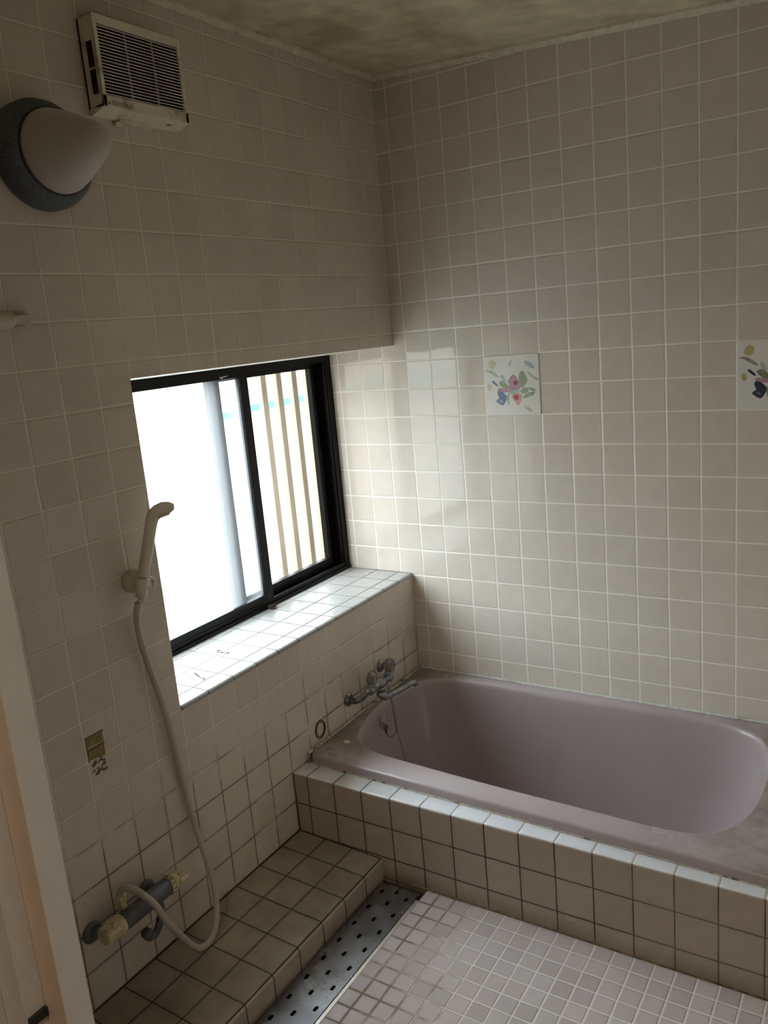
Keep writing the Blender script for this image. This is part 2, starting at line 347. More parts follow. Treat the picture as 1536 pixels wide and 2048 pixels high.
bmesh.ops.recalc_face_normals(bm, faces=bm.faces); K(ob('trim_2', bm, M['trim']), label='rough cream trim between back wall and ceiling')
bm = nb(); box(bm, 0.4585, XR, YD, -0.807, -0.05, 0.001); K(ob('floor', bm, M['floor']), label='floor of small pinkish mosaic tiles with cream grout')
bm = nb(); box(bm, -0.37, XR + 0.1, -2.05, 0.12, -0.34, -0.28); K(ob('floor', bm, M['ground']), label='unseen slab added under the bathroom against light leaks')  # unseen slab, added to keep outside light from leaking in below
bm = nb(); box(bm, 1.425, XR, -0.700, -0.001, -0.28, Z0 - 1.2025); K(ob('wall_tub_end', bm, M['right']), label='tiled block at the far end of the tub')
# changing room behind the camera
bm = nb(); box(bm, -0.8, 2.7, -4.4, YD, -0.32, -0.0); K(ob('floor', bm, M['wood']))
bm = nb(); box(bm, -0.7, 2.6, -4.3, YD, 2.38, 2.46); K(ob('ceiling', bm, M['hall']))
bm = nb(); box(bm, -0.8, -0.7, -4.3, YD, 0, 2.46); K(ob('wall_changing_room_left', bm, M['hall']))
bm = nb(); box(bm, 2.6, 2.7, -4.3, YD, 0, 2.46); K(ob('wall_changing_room_right', bm, M['hall']))
bm = nb(); box(bm, -0.8, 2.7, -4.4, -4.3, 0, 2.46); K(ob('wall_changing_room_rear', bm, M['hall']))
bm = nb(); box(bm, -0.8, 0.30, YD - 0.12, YD, 0, 2.46); box(bm, 1.66, 2.7, YD - 0.12, YD, 0, 2.46); box(bm, 0.30, 1.66, YD - 0.12, YD, 2.05, 2.46)
K(ob('wall_front', bm, M['hall']))
# door frame at the left of the opening
r = thing('door_1', 'pale painted door frame post close to the camera at lower left', 'door frame', (0.38, -1.95, 0), kind='structure')
bm = nb(); box(bm, 0.28, 0.465, -1.947, YD + 0.001, 0.03, 2.05, 0.002); part('jamb', bm, M['jamb'], r)
bm = nb(); box(bm, 0.26, 0.413, -1.984, -1.947, 0.03, 2.05, 0.0015); part('door_stop', bm, M['jamb'], r)
bm = nb(); box(bm, 0.414, 0.4645, -1.9482, -1.9465, 0.03, 2.05, 0.0003); part('warm_lit_strip', bm, M['peach'], r, label='jamb strip coloured peach for warm lamp light')  # thin strip added to tint the jamb face as if warmly lit
bm = nb(); box(bm, 0.10, 0.354, -2.035, -1.984, 0.03, 2.05, 0.002); part('casing', bm, M['jamb'], r)
bm = nb(); box(bm, 0.10, 0.318, -2.050, -2.035, 0.03, 0.62, 0.001); part('wooden_plinth', bm, M['wood'], r, label='dark brown wood')
bm = nb(); box(bm, 0.413, 0.420, -1.982, -1.949, 0.535, 0.552, 0.001); part('latch', bm, M['ink'], r)

# ------------------------------------------------------------------ window
bm = nb()
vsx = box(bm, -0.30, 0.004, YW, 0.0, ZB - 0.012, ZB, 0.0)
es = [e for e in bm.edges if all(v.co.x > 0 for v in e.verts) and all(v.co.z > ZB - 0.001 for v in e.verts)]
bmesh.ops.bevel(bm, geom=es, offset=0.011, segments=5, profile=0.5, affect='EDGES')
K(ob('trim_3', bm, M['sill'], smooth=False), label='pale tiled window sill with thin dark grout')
win = thing('window_1', 'dark bronze sliding window with frosted left pane and open view on right', 'window', (-0.31, -0.606, ZB), kind='structure')
XW = -0.285
zb, zt = ZB, Z0 + 0.046
bm = nb()
box(bm, -0.365, XW, YW, 0, zt - 0.012, Z0 + 0.060)                      # head
box(bm, -0.365, XW + 0.004, YW, 0, zb, zb + 0.012)                       # bottom
box(bm, -0.365, XW, YW, YW + 0.03, zb, zt); box(bm, -0.365, XW, -0.030, 0, zb, zt)
box(bm, XW - 0.012, XW - 0.003, YW, 0, zb + 0.012, zb + 0.026)            # tracks
box(bm, -0.340, -0.333, YW, 0, zb + 0.012, zb + 0.030)
box(bm, XW - 0.012, XW - 0.003, YW, 0, zt - 0.030, zt - 0.012); box(bm, -0.340, -0.333, YW, 0, zt - 0.034, zt - 0.012)
box(bm, XW - 0.012, XW - 0.004, -0.036, -0.030, zb, zt); box(bm, -0.340, -0.333, -0.062, -0.030, zb, zt)
part('window_frame', bm, M['black'], win)
def sash(x0, x1, y0, y1, z0, z1, sw, tw, bw, gm, y_r=None):
    s = nb(); rw = y_r or sw
    box(s, x0, x1, y0, y0 + sw, z0, z1, 0.0015); box(s, x0, x1, y1 - rw, y1, z0, z1, 0.0015)
    box(s, x0 + .001, x1 - .001, y0 + sw, y1 - rw, z1 - tw, z1, 0.001); box(s, x0 + .001, x1 - .001, y0 + sw, y1 - rw, z0, z0 + bw, 0.001)
    f = part('sash', s, M['black'], win)
    g = nb(); xm = (x0 + x1) / 2
    a = [g.verts.new(p) for p in ((xm, y0 + sw - .004, z0 + bw - .004), (xm, y1 - rw + .004, z0 + bw - .004), (xm, y1 - rw + .004, z1 - tw + .004), (xm, y0 + sw - .004, z1 - tw + .004))]
    g.faces.new(a); part('pane', g, gm, f)
sash(-0.312, XW - 0.004, -1.19, -0.470, Z0 - 0.780, Z0 + 0.036, 0.036, 0.030, 0.036, M['frost'], 0.038)
sash(-0.345, -0.322, -0.625, -0.062, Z0 - 0.775, Z0 + 0.032, 0.052, 0.034, 0.040, M['clear'], 0.020)
bm = nb()       # small label on the top rail
o_ = (XW - 0.0035, -0.585, Z0 + 0.0125)
prism(bm, [(-.004, -.001), (.030, .004), (.030, .012), (-.002, .008)], o_, (0, 1, 0), (0, 0, 1), .0004, 0)
prism(bm, [(0.000, .001), (.006, .002), (.006, .007), (.001, .006)], o_, (0, 1, 0), (0, 0, 1), .0007, 1)
for a in (.012, .017, .023): prism(bm, [(a, .005), (a + .003, .0055), (a + .003, .009), (a, .0085)], o_, (0, 1, 0), (0, 0, 1), .0007, 1)
cq = [(-.011 + .005 * math.cos(a), .003 + .0055 * math.sin(a)) for a in [i * math.pi / 8 for i in range(16)]]
prism(bm, cq, o_, (0, 1, 0), (0, 0, 1), .0004, 0); prism(bm, [(-.011 + .6 * (u + .011), .003 + .6 * (v - .003)) for u, v in cq], o_, (0, 1, 0), (0, 0, 1), .0007, 1)
prism(bm, [(-.011, -.001), (-.006, -.005), (-.004, -.003), (-.009, .001)], o_, (0, 1, 0), (0, 0, 1), .0005, 0)
part('frame_label', bm, [M['labelw'], M['ink']], win, label='small white label')

# lattice bars outside
lat = thing('window_lattice', 'beige vertical lattice bars outside the right half of the window', 'lattice', (-0.42, -0.08, 0.55))
for d in (-0.250, -0.162, -0.070, 0.020, 0.11):
    bm = nb(); box(bm, -0.432, -0.408, d - 0.015, d + 0.015, 0.58, 1.70, 0.002); part('bar', bm, M['bar'], lat)
for z in (0.58, 1.68):
    bm = nb(); box(bm, -0.424, -0.404 - .012, -0.3, 0.14, z - 0.02, z + 0.02); part('rail', bm, M['bar'], lat)
bm = nb(); box(bm, -9, -0.55, -8, 9, -0.12, -0.06); K(ob('floor', bm, M['ground']), label='pale ground outside the window')
fe = thing('boundary_wall', 'bright white rendered boundary wall with teal capping seen through right pane', 'wall', (-3.05, 1.5, -0.06))
bm = nb(); box(bm, -3.15, -3.0, -6, 8, -0.06, 1.02); part('wall_panel', bm, M['fence'], fe)
bm = nb(); box(bm, -3.18, -2.97, -6, 8, 1.02, 1.075, 0.004); part('capping', bm, M['teal'], fe, label='teal capping')

# ------------------------------------------------------------------ bathtub with tiled surround
ZA = Z0 - 1.2025
bm = nb()
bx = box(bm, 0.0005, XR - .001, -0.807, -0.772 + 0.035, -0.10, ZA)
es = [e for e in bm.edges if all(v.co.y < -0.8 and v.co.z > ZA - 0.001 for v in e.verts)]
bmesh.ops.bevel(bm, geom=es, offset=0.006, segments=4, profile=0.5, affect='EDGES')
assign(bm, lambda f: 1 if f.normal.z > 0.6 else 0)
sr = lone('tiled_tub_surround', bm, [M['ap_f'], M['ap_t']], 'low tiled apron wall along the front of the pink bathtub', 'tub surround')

bm = nb(); tube(bm, [(0.0022, -0.8075, Z0 - 1.400), (0.0022, -0.8075, ZA)], .0020, 8); tube(bm, [(0.31, -0.8075, -.003), (0.47, -0.8075, .0015), (0.75, -0.8075, .002), (XR - .01, -0.8075, .0015)], .0028, 8)
bmesh.ops.translate(bm, verts=bm.verts, vec=-sr.location); ob('seam', bm, M['seamc'], sr, True, label='dirty brown joint')
tub = thing('bathtub', 'dusty pink built-in bathtub with wide rim beside the tiled apron', 'bathtub', (0.71, -0.37, 0.0 - 0.25))
ZR = Z0 - 1.173
N = 120
OUT = [(0.0015, -0.0015), (1.42, -0.0015), (1.42, -0.768), (0.0015, -0.733)]
def outer(i, inset=0.0):
    a = 2 * math.pi * i / N; cx, cy = 0.66, -0.365; dx, dy = math.cos(a), math.sin(a); best = 9
    for k in range(4):
        p, q = OUT[k], OUT[(k + 1) % 4]; ex, ey = q[0] - p[0], q[1] - p[1]; det = dx * (-ey) + ex * dy
        if abs(det) < 1e-9: continue
        s = ((p[0] - cx) * (-ey) + ex * (p[1] - cy)) / det; u = (dx * (p[1] - cy) - dy * (p[0] - cx)) / det
        if s > 0 and -1e-6 <= u <= 1 + 1e-6: best = min(best, s)
    x, y = cx + dx * best, cy + dy * best
    return Vector((min(max(x, OUT[0][0] + inset), 1.42 - inset), max(min(y, -0.0015 - inset), -0.733 - 0.025 * x + inset), 0))
# opening traced in plan, smoothed
IN = [(1.283, -0.373), (1.281, -0.262), (1.262, -0.165), (1.215, -0.092), (1.12, -0.056), (0.896, -0.046), (0.457, -0.046), (0.20, -0.060), (0.115, -0.085), (0.062, -0.135), (0.040, -0.22),
      (0.036, -0.333), (0.046, -0.43), (0.070, -0.52), (0.115, -0.590), (0.20, -0.634), (0.40, -0.650), (0.638, -0.661), (0.85, -0.668), (1.06, -0.674), (1.155, -0.666), (1.205, -0.640), (1.250, -0.58), (1.275, -0.49)]
sp = []
L = len(IN)
for i in range(L):
    a, b, c, d = [Vector((*IN[(i + k - 1) % L], 0)) for k in range(4)]
    for k in range(10):
        t = k / 10; sp.append(0.5 * ((2 * b) + (c - a) * t + (2 * a - 5 * b + 4 * c - d) * t * t + (3 * b - a - 3 * c + d) * t ** 3))
def inner_at(i):
    a = 2 * math.pi * i / N; cx, cy = 0.66, -0.365; dx, dy = math.cos(a), math.sin(a)
    best = None
    for k in range(len(sp)):
        p, q = sp[k], sp[(k + 1) % len(sp)]; ex, ey = q.x - p.x, q.y - p.y; det = dx * (-ey) + ex * dy
        if abs(det) < 1e-12: continue
        s = ((p.x - cx) * (-ey) + ex * (p.y - cy)) / det; u = (dx * (p.y - cy) - dy * (p.x - cx)) / det
        if s > 0 and -1e-6 <= u <= 1 + 1e-6: best = s
    return Vector((cx + dx * best, cy + dy * best, 0))
def scaled(p, fx0, fx1, fy):      # pull the outline inwards: left side, right side, front/back
    cx, cy = 0.66, -0.365
    x = cx + (p.x - cx) * (fx1 if p.x > cx else fx0); y = cy + (p.y - cy) * fy
    return Vector((x, y, 0))
O = [outer(i) for i in range(N)]; I = [inner_at(i) for i in range(N)]
rings = [[p + Vector((0, 0, ZR - 0.0293)) for p in O], [p + Vector((0, 0, ZR - 0.008)) for p in O],
         [outer(i, 0.0025) + Vector((0, 0, ZR - 0.002)) for i in range(N)], [outer(i, 0.008) + Vector((0, 0, ZR)) for i in range(N)]]
def off(p, d):
    v = p - Vector((0.66, -0.365, 0)); return p + v.normalized() * d
rings += [[off(p, 0.010) + Vector((0, 0, ZR)) for p in I], [off(p, 0.0035) + Vector((0, 0, ZR - 0.002)) for p in I], [off(p, -0.003) + Vector((0, 0, ZR - 0.008)) for p in I], [off(p, -0.007) + Vector((0, 0, ZR - 0.020)) for p in I]]
H = 0.50
for k in range(1, 13):
    t = k / 12; e = t ** 1.1
    rings.append([scaled(off(p, -0.007), 1 - 0.10 * e, 1 - (0.13 * e + 0.13 * t * t), 1 - 0.13 * e) + Vector((0, 0, ZR - 0.02 - (H - 0.07) * t)) for p in I])
base = [scaled(off(p, -0.007), 0.90, 0.74, 0.87) for p in I]
for dr, dz in ((0.008, 0.020), (0.026, 0.038), (0.055, 0.048)):
    rings.append([off(p, -dr) + Vector((0, 0, ZR - 0.02 - (H - 0.07) - dz)) for p in base])
for f in (0.6, 0.25): rings.append([Vector((0.66, -0.365, 0)).lerp(p, f) + Vector((0, 0, ZR - H - 0.002)) for p in base])
bm = nb(); bridge(bm, rings, cap=(False, True)); bmesh.ops.recalc_face_normals(bm, faces=bm.faces)
fl = [f for f in bm.faces if f.normal.z < -0.9]
if len(fl) > len(bm.faces) / 3: bmesh.ops.reverse_faces(bm, faces=bm.faces)
part('tub_shell', bm, M['tub'], tub, True)
def bead(pts, r, mat, name, seed, lab):
    random.seed(seed); P = []
    a, b = Vector(pts[0]), Vector(pts[1]); n = int((b - a).length / 0.006)
    for i in range(n + 1): P.append(a.lerp(b, i / n) + Vector((0, 0, random.uniform(-.0006, .0006))))
    bm = nb(); tube(bm, P, [r * random.uniform(0.75, 1.2) for _ in P], 8); part(name, bm, mat, tub, True, label=lab)
bead([(0.0080, -0.735, ZR + 0.002), (0.0080, -0.010, ZR + 0.002)], 0.0055, M['seal'], 'sealant', 3, 'grimy cream sealant bead')
bead([(0.006, -0.0085, ZR + 0.002), (1.42, -0.0085, ZR + 0.002)], 0.0055, M['sealw'], 'sealant', 4, 'pale sealant bead')
bead([(0.01, -0.7345, ZA + 0.001), (1.42, -0.7695, ZA + 0.001)], 0.0026, M['seal'], 'sealant', 5, 'thin stained sealant bead')
bm = nb()
for q, mi, th in ((((0, 0), (.028, .004), (.026, .044), (.001, .040)), 0, .0006), (((.005, .010), (.010, .010), (.010, .020), (.005, .019)), 1, .0009), (((.016, .006), (.018, .006), (.019, .012), (.016, .012)), 1, .0009)):
    prism(bm, q, (0.060, -0.385, Z0 - 1.242), (0, 1, 0), (-0.05, 0, 1), th, mi)
part('sticker', bm, [M['sticker'], M['ink']], tub, label='small pale sticker with dark print')

# soap sliver on the rim
bm = nb(); prism(bm, [(0, 0), (.012, -.005), (.026, .002), (.024, .010), (.008, .012)], (0.068, -0.627, ZR), (1, 0, 0), (0, 1, 0), .004)
lone('soap_sliver', bm, M['soap'], 'small pale sliver of soap on the near left corner of the tub rim', 'soap')

# ------------------------------------------------------------------ bench ledge
bm = nb(); YB = -0.808
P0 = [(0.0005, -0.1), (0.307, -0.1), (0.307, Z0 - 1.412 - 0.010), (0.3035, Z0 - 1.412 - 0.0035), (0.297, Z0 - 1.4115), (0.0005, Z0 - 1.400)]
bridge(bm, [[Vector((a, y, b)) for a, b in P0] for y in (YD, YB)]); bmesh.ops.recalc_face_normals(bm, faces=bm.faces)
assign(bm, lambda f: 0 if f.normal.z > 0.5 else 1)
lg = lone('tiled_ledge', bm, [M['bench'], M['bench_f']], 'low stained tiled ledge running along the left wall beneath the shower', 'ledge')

bm = nb(); tube(bm, [(0.0015, YD, Z0 - 1.3995), (0.0015, YB - .001, Z0 - 1.3995)], .0022, 8); tube(bm, [(0.001, YB - .0015, Z0 - 1.3995), (0.303, YB - .0015, Z0 - 1.4125)], .0020, 8)
bmesh.ops.translate(bm, verts=bm.verts, vec=-lg.location); ob('seam', bm, M['grime'], lg, True, label='blackened joint along the back of the ledge')
# ------------------------------------------------------------------ drain channel
gr = thing('drain_channel', 'perforated stainless drain cover sunk between tiled ledge and mosaic floor', 'drain', (0.38, -1.35, -0.04))
bm = nb(); box(bm, 0.307, 0.4585, YD, YB, -0.05, -0.042); box(bm, 0.3072, 0.309, YD, YB, -0.042, -0.012); part('trough', bm, M['dark'], gr)  # near-black: the shade under the cover is put into its colour
ZG = -0.004
bm = nb()
HL, HW = 0.0088, 0.0050
def cell(x0, x1, y0, y1, hy):
    hx = (x0 + x1) / 2; n = 20; inn = []; out_ = []
    for i in range(n):
        a = 2 * math.pi * i / n; c_, s_ = math.cos(a), math.sin(a)
        inn.append(bm.verts.new((hx + HW * c_, hy + HW * s_ + (HL - HW) * (1 if s_ > 1e-6 else (-1 if s_ < -1e-6 else 0)), ZG)))
        k = min((x1 - hx) / abs(c_) if abs(c_) > 1e-9 else 9, ((y1 - hy) if s_ > 0 else (hy - y0)) / abs(s_) if abs(s_) > 1e-9 else 9)
        out_.append(bm.verts.new((hx + c_ * k, hy + s_ * k, ZG)))
    for i in range(n):
        j = (i + 1) % n; bm.faces.new((inn[i], out_[i], out_[j], inn[j]))
    cs = [(x1, y1), (x0, y1), (x0, y0), (x1, y0)]
    for (x, y) in cs:        # fill the four corners
        a = math.atan2(y - hy, x - hx) % (2 * math.pi); i = int(a / (2 * math.pi) * n); j = (i + 1) % n
        try: bm.faces.new((out_[i], bm.verts.new((x, y, ZG)), out_[j]))
        except Exception: pass
    bm.verts.ensure_lookup_table()
gx = [0.3155, 0.357, 0.3985, 0.440]; YG0, YG1 = -0.832, -1.86
for c in range(3):
    start = (-0.865, -0.902, -0.866)[c]; ys = [start - 0.0725 * k for k in range(14)]
    if c == 1: ys = [-0.851] + ys
    edges = [YG0] + [(ys[i] + ys[i + 1]) / 2 for i in range(len(ys) - 1)] + [YG1]
    for i, y in enumerate(ys):
        if y > YG1 + 0.01: cell(gx[c], gx[c + 1], edges[i + 1], edges[i], y)
bmesh.ops.recalc_face_normals(bm, faces=bm.faces)
if sum(f.normal.z for f in bm.faces) < 0: bmesh.ops.reverse_faces(bm, faces=bm.faces)
# folded rim
for x0, x1 in ((0.3135, 0.3155), (0.440, 0.442)): box(bm, x0, x1, YG1, YG0, -0.012, ZG + 0.0015)
box(bm, 0.3135, 0.442, YG0, YG0 + 0.002, -0.012, ZG + 0.0015)
part('cover_plate', bm, M['steel'], gr)
bm = nb(); box(bm, 0.4475, 0.4585, YD, -0.86, -0.042, 0.0022, 0.0012); part('edge_strip', bm, M['strip'], gr, label='pale aluminium edge strip')
bm = nb(); box(bm, 0.442, 0.449, YD, -0.83, -0.042, -0.010); box(bm, 0.307, 0.449, -0.8295, -0.808, -0.042, -0.016); part('frame', bm, M['grime'], gr)  # grime, with the shade of the gap by the apron put into its colour

# ------------------------------------------------------------------ hand-painted tiles
FL = [('y', [(380, 290), (430, 290), (465, 330), (460, 410), (390, 440), (340, 390)]), ('o', [(275, 495), (350, 460), (430, 495), (520, 570), (500, 592), (420, 550), (340, 492)]),
      ('o2', [(700, 340), (740, 270), (757, 300), (730, 395), (705, 385)]), ('b2', [(975, 320), (1020, 288), (1090, 330), (1147, 390), (1120, 422), (1040, 390)]),
      ('g', [(880, 610), (900, 515), (945, 475), (985, 530), (1030, 640), (990, 700), (945, 762), (910, 730)]), ('o', [(1030, 500), (1070, 480), (1115, 545), (1218, 600), (1210, 638), (1110, 590)]),
      ('b', [(400, 680), (422, 650), (512, 735), (495, 758)]), ('g', [(525, 690), (580, 660), (640, 690), (687, 750), (670, 805), (620, 790), (570, 750)]), ('t', [(555, 550), (605, 560), (655, 655), (600, 665)]),
      ('p', [(690, 670), (740, 590), (790, 545), (840, 610), (880, 700), (905, 780), (760, 810), (690, 790), (730, 715)]), ('m', [(780, 690), (820, 640), (865, 650), (860, 700), (820, 728)]),
      ('p', [(520, 800), (570, 785), (650, 815), (765, 812), (740, 845), (600, 862), (530, 850)]), ('t', [(700, 870), (780, 830), (920, 795), (930, 850), (830, 880), (740, 892)]),
      ('g', [(920, 860), (960, 772), (1040, 780), (1050, 830), (1000, 872)]), ('g', [(1052, 770), (1130, 775), (1192, 825), (1140, 832), (1062, 795)]), ('g', [(965, 962), (1000, 890), (1090, 850), (1167, 850), (1120, 910), (1030, 942)]),
      ('b', [(500, 880), (545, 852), (600, 880), (662, 950), (640, 1020), (602, 1087), (570, 1087), (480, 1025), (512, 990), (540, 975)]), ('b3', [(535, 1005), (600, 1020), (590, 1055), (545, 1032)]),
      ('g2', [(665, 960), (700, 880), (720, 900), (700, 980), (715, 1050), (690, 1087), (675, 1010)]), ('k', [(765, 960), (770, 900), (850, 885), (925, 900), (920, 960), (900, 1050), (860, 1087), (820, 1030), (800, 985)]),
      ('r', [(790, 950), (810, 915), (850, 905), (882, 940), (860, 985), (825, 992)]), ('o2', [(975, 1110), (1010, 1098), (1120, 1170), (1112, 1212), (1030, 1170)]), ('y', [(330, 730), (380, 720), (402, 800), (360, 842), (325, 790)])]
def paint_tile(x0, z1, cols, label, suffix):
    names = list(cols); mats = [M['glaze']] + [plain('paint_%s_%s' % (suffix, n), cols[n], 0.2, var=0.18, nscale=90) for n in names]
    bm = nb(); box(bm, x0 + .001, x0 + .199, -0.004, 0.0, z1 - .199, z1 - .001, 0.0012, 2)
    seen = 0
    for n, poly in FL:
        seen += 1; P = []; gx_ = sum(a for a, b in poly) / len(poly); gy_ = sum(b for a, b in poly) / len(poly); poly = [(gx_ + (a - gx_) * 1.16, gy_ + (b - gy_) * 1.16) for a, b in poly]
        q = [((x - 235 - (y - 210) * .05) / 985, (y - 210 + (x - 235) * .055) / 1090) for x, y in poly]
        L_ = len(q)                     # soft outline
        for i in range(L_):
            a, b = q[i], q[(i + 1) % L_]; P += [(a[0] * .75 + b[0] * .25, a[1] * .75 + b[1] * .25), (a[0] * .25 + b[0] * .75, a[1] * .25 + b[1] * .75)]
        P = [(u * .198 + .001, -v * .198 - .001) for u, v in P]
        prism(bm, P, (x0, -0.0041, z1), (1, 0, 0), (0, 0, 1), .00002 * seen, names.index(n) + 1)
    for f in bm.faces:
        pass
    return lone('painted_tile', bm, mats, label, 'wall tile', group='floral tiles on the back wall')
M['glaze'] = plain('white_glaze', (0.82, 0.80, 0.73), 0.12, var=0.02)
PAL = dict(y=(.62, .62, .42), o=(.50, .52, .42), o2=(.52, .54, .47), b2=(.42, .50, .53), g=(.33, .40, .27), b=(.16, .23, .38), t=(.48, .57, .53), p=(.52, .30, .36), m=(.30, .08, .16), b3=(.45, .53, .66), g2=(.40, .47, .34), k=(.66, .38, .32), r=(.48, .08, .08))
PAL2 = dict(PAL, b=(.045, .06, .09), b3=(.16, .21, .23), g=(.22, .25, .15), g2=(.25, .28, .18), y=(.55, .50, .22), o=(.36, .34, .26))
def face_fix(): pass
paint_tile(0.35, Z0, PAL, 'large white tile hand-painted with pink flower and blue petals, near the window', 'near')
paint_tile(1.15, Z0, PAL2, 'large floral tile with near-black blue petals, cut off by the right edge', 'far')

# ------------------------------------------------------------------ ventilation fan
vf = thing('ventilation_fan', 'cream wall ventilation fan with louvred grille near the ceiling', 'ventilation fan', (0.0, -1.085, Z0 + 0.643))
y0, y1, zl, zh, xd = -1.213, -0.953, Z0 + 0.642, Z0 + 0.842, 0.052
bm = nb(); box(bm, 0.0, 0.008, y0 + .002, y1 - .002, zl, zh - .002); part('back_plate', bm, M['dark'], vf)
bm = nb()
gy0, gy1, gz0, gz1 = -1.203, -0.963, Z0 + 0.678, Z0 + 0.822
t_ = 0.004
box(bm, 0.006, xd, y0, y0 + t_, Z0 + 0.6535, zh, 0.0015)                                    # sides
box(bm, 0.006, xd, y1 - t_, y1, Z0 + 0.6535, zh, 0.0015); box(bm, 0.006, xd, y0, y1, zh - t_, zh, 0.0015)
box(bm, xd - t_, xd + .001, y0, gy0, Z0 + 0.6535, zh, 0.0012); box(bm, xd - t_, xd + .001, gy1, y1, Z0 + 0.6535, zh, 0.0012)
box(bm, xd - t_, xd + .001, gy0, gy1, gz1, zh, 0.0012); box(bm, xd - t_, xd + .001, y0, y1, Z0 + 0.6535, gz0, 0.0012)
V = bridge(bm, [[Vector((0.0, y, zl)), Vector((0.010, y, zl - .001)), Vector((xd + .0005, y, Z0 + .6545)), Vector((xd - .002, y, Z0 + .660)), Vector((0.0, y, Z0 + .655))] for y in (y0, y1)])
bmesh.ops.recalc_face_normals(bm, faces=bm.faces); part('casing', bm, M['fan'], vf)
bm = nb(); box(bm, 0.009, 0.012, y0 + t_, y1 - t_, gz0 - .01, zh - t_); box(bm, 0.010, xd - .010, gy1 + .001, y1 - t_ + .0005, gz0 - .01, zh - t_); box(bm, 0.010, xd - .010, y0 + t_, gy0 - .001, gz0 - .01, zh - t_); box(bm, 0.010, xd - .010, y0 + t_, y1 - t_, gz1 + .001, zh - t_); box(bm, 0.010, xd - .010, y0 + t_, y1 - t_, gz0 - .010, gz0 - .001); part('shade_liner', bm, M['dark'], vf)  # near-black liner added to paint the shade inside the fan
bm = nb()
n = 21
for i in range(n):
    z = gz0 + 0.003 + (gz1 - gz0 - 0.006) * i / (n - 1)
    bridge(bm, [[Vector((xd - 0.007, y, z + .0024)), Vector((xd - 0.007, y, z + .0016)), Vector((xd - .0015, y, z - .0018)), Vector((xd - .0003, y, z - .0016)), Vector((xd - .0003, y, z + .0006))] for y in (gy0, gy1)])
for k in (1, 2):
    y = gy0 + (gy1 - gy0) * k / 3; box(bm, xd - .006, xd - .0008, y - .0004, y + .0004, gz0, gz1)
bmesh.ops.recalc_face_normals(bm, faces=bm.faces); part('louvre_grille', bm, M['slat'], vf)
for za, zb_ in ((Z0 + .736, Z0 + .789), (Z0 + .682, Z0 + .731)):
    bm = nb(); box(bm, 0.023, 0.041, y0 - .0006, y0 + .001, za, zb_); part('slot_shade', bm, M['dark'], vf)  # thin near-black boxes painting the shade of the side slots
bm = nb(); box(bm, 0.0, 0.020, -1.145, -1.060, zl - .006, zl + .001, .001); box(bm, 0.002, 0.014, -1.150, -1.128, zl - .012, zl - .004, .002); box(bm, .004, .018, -1.085, -1.045, zl - .009, zl - .003, .001); part('bottom_catch', bm, M['fan'], vf)
random.seed(11)
bm = nb()       # printed caution: warning triangle and two lines of dense strokes, too small to read
o_ = (xd + 0.0011, -1.201, Z0 + .6585)
prism(bm, [(0, .001), (.006, .001), (.003, .008)], o_, (0, 1, 0), (0, 0, 1), .0002)
for ln in range(2):
    for c in range(16):
        for s_ in range(3):
            u = .009 + c * .0038 + random.uniform(0, .001); v = .0055 - ln * .0052 + s_ * .0014
            if random.random() < .5: prism(bm, [(u, v), (u + .0026, v), (u + .0026, v + .0006), (u, v + .0006)], o_, (0, 1, 0), (0, 0, 1), .0002)
            else: prism(bm, [(u + s_ * .0009, v - .001), (u + .0006 + s_ * .0009, v - .001), (u + .0006 + s_ * .0009, v + .002), (u + s_ * .0009, v + .002)], o_, (0, 1, 0), (0, 0, 1), .0002)
part('printed_caution', bm, M['ink'], vf, label='tiny dark caution print')
bm = nb()
nrm = Vector((0.0145, 0, -0.04)).normalized()
for k, (u, l) in enumerate(((0, .004), (.004, .009), (.0075, .006), (.011, .008), (.0145, .004))):
    prism(bm, [(u, -l / 2), (u + .0022, -l / 2), (u + .0022, l / 2), (u, l / 2)], Vector((.030, -1.01, Z0 + .6480)) + nrm * .0006, (0, 1, 0), Vector((0.94, 0, 0.29)), .0002)
part('maker_mark', bm, M['ink'], vf, label='tiny dark mark')

# ------------------------------------------------------------------ wall lamp
wl = thing('wall_lamp', 'round wall lamp with pale conical shade and speckled grey base', 'wall lamp', (0, -1.369, Z0 + 0.538))
c_ = (0, -1.369, Z0 + 0.538)
bm = nb(); lathe(bm, c_, (1, 0, 0), [(0, .106), (.004, .110), (.030, .110), (.046, .104), (.056, .096), (.060, .091)], 64); part('base', bm, M['lampbase'], wl, True)
bm = nb(); lathe(bm, c_, (1, 0, 0), [(.058, .0875), (.063, .0875), (.064, .083)], 64); part('gasket', bm, M['ink'], wl, True)
bm = nb(); lathe(bm, c_, (1, 0, 0), [(.060, .081), (.064, .0835), (.070, .0835), (.100, .0735), (.130, .0620), (.160, .0490), (.185, .0375), (.198, .0300), (.207, .0220), (.2120, .0130), (.2140, .0)], 64); part('shade', bm, M['shade'], wl, True)

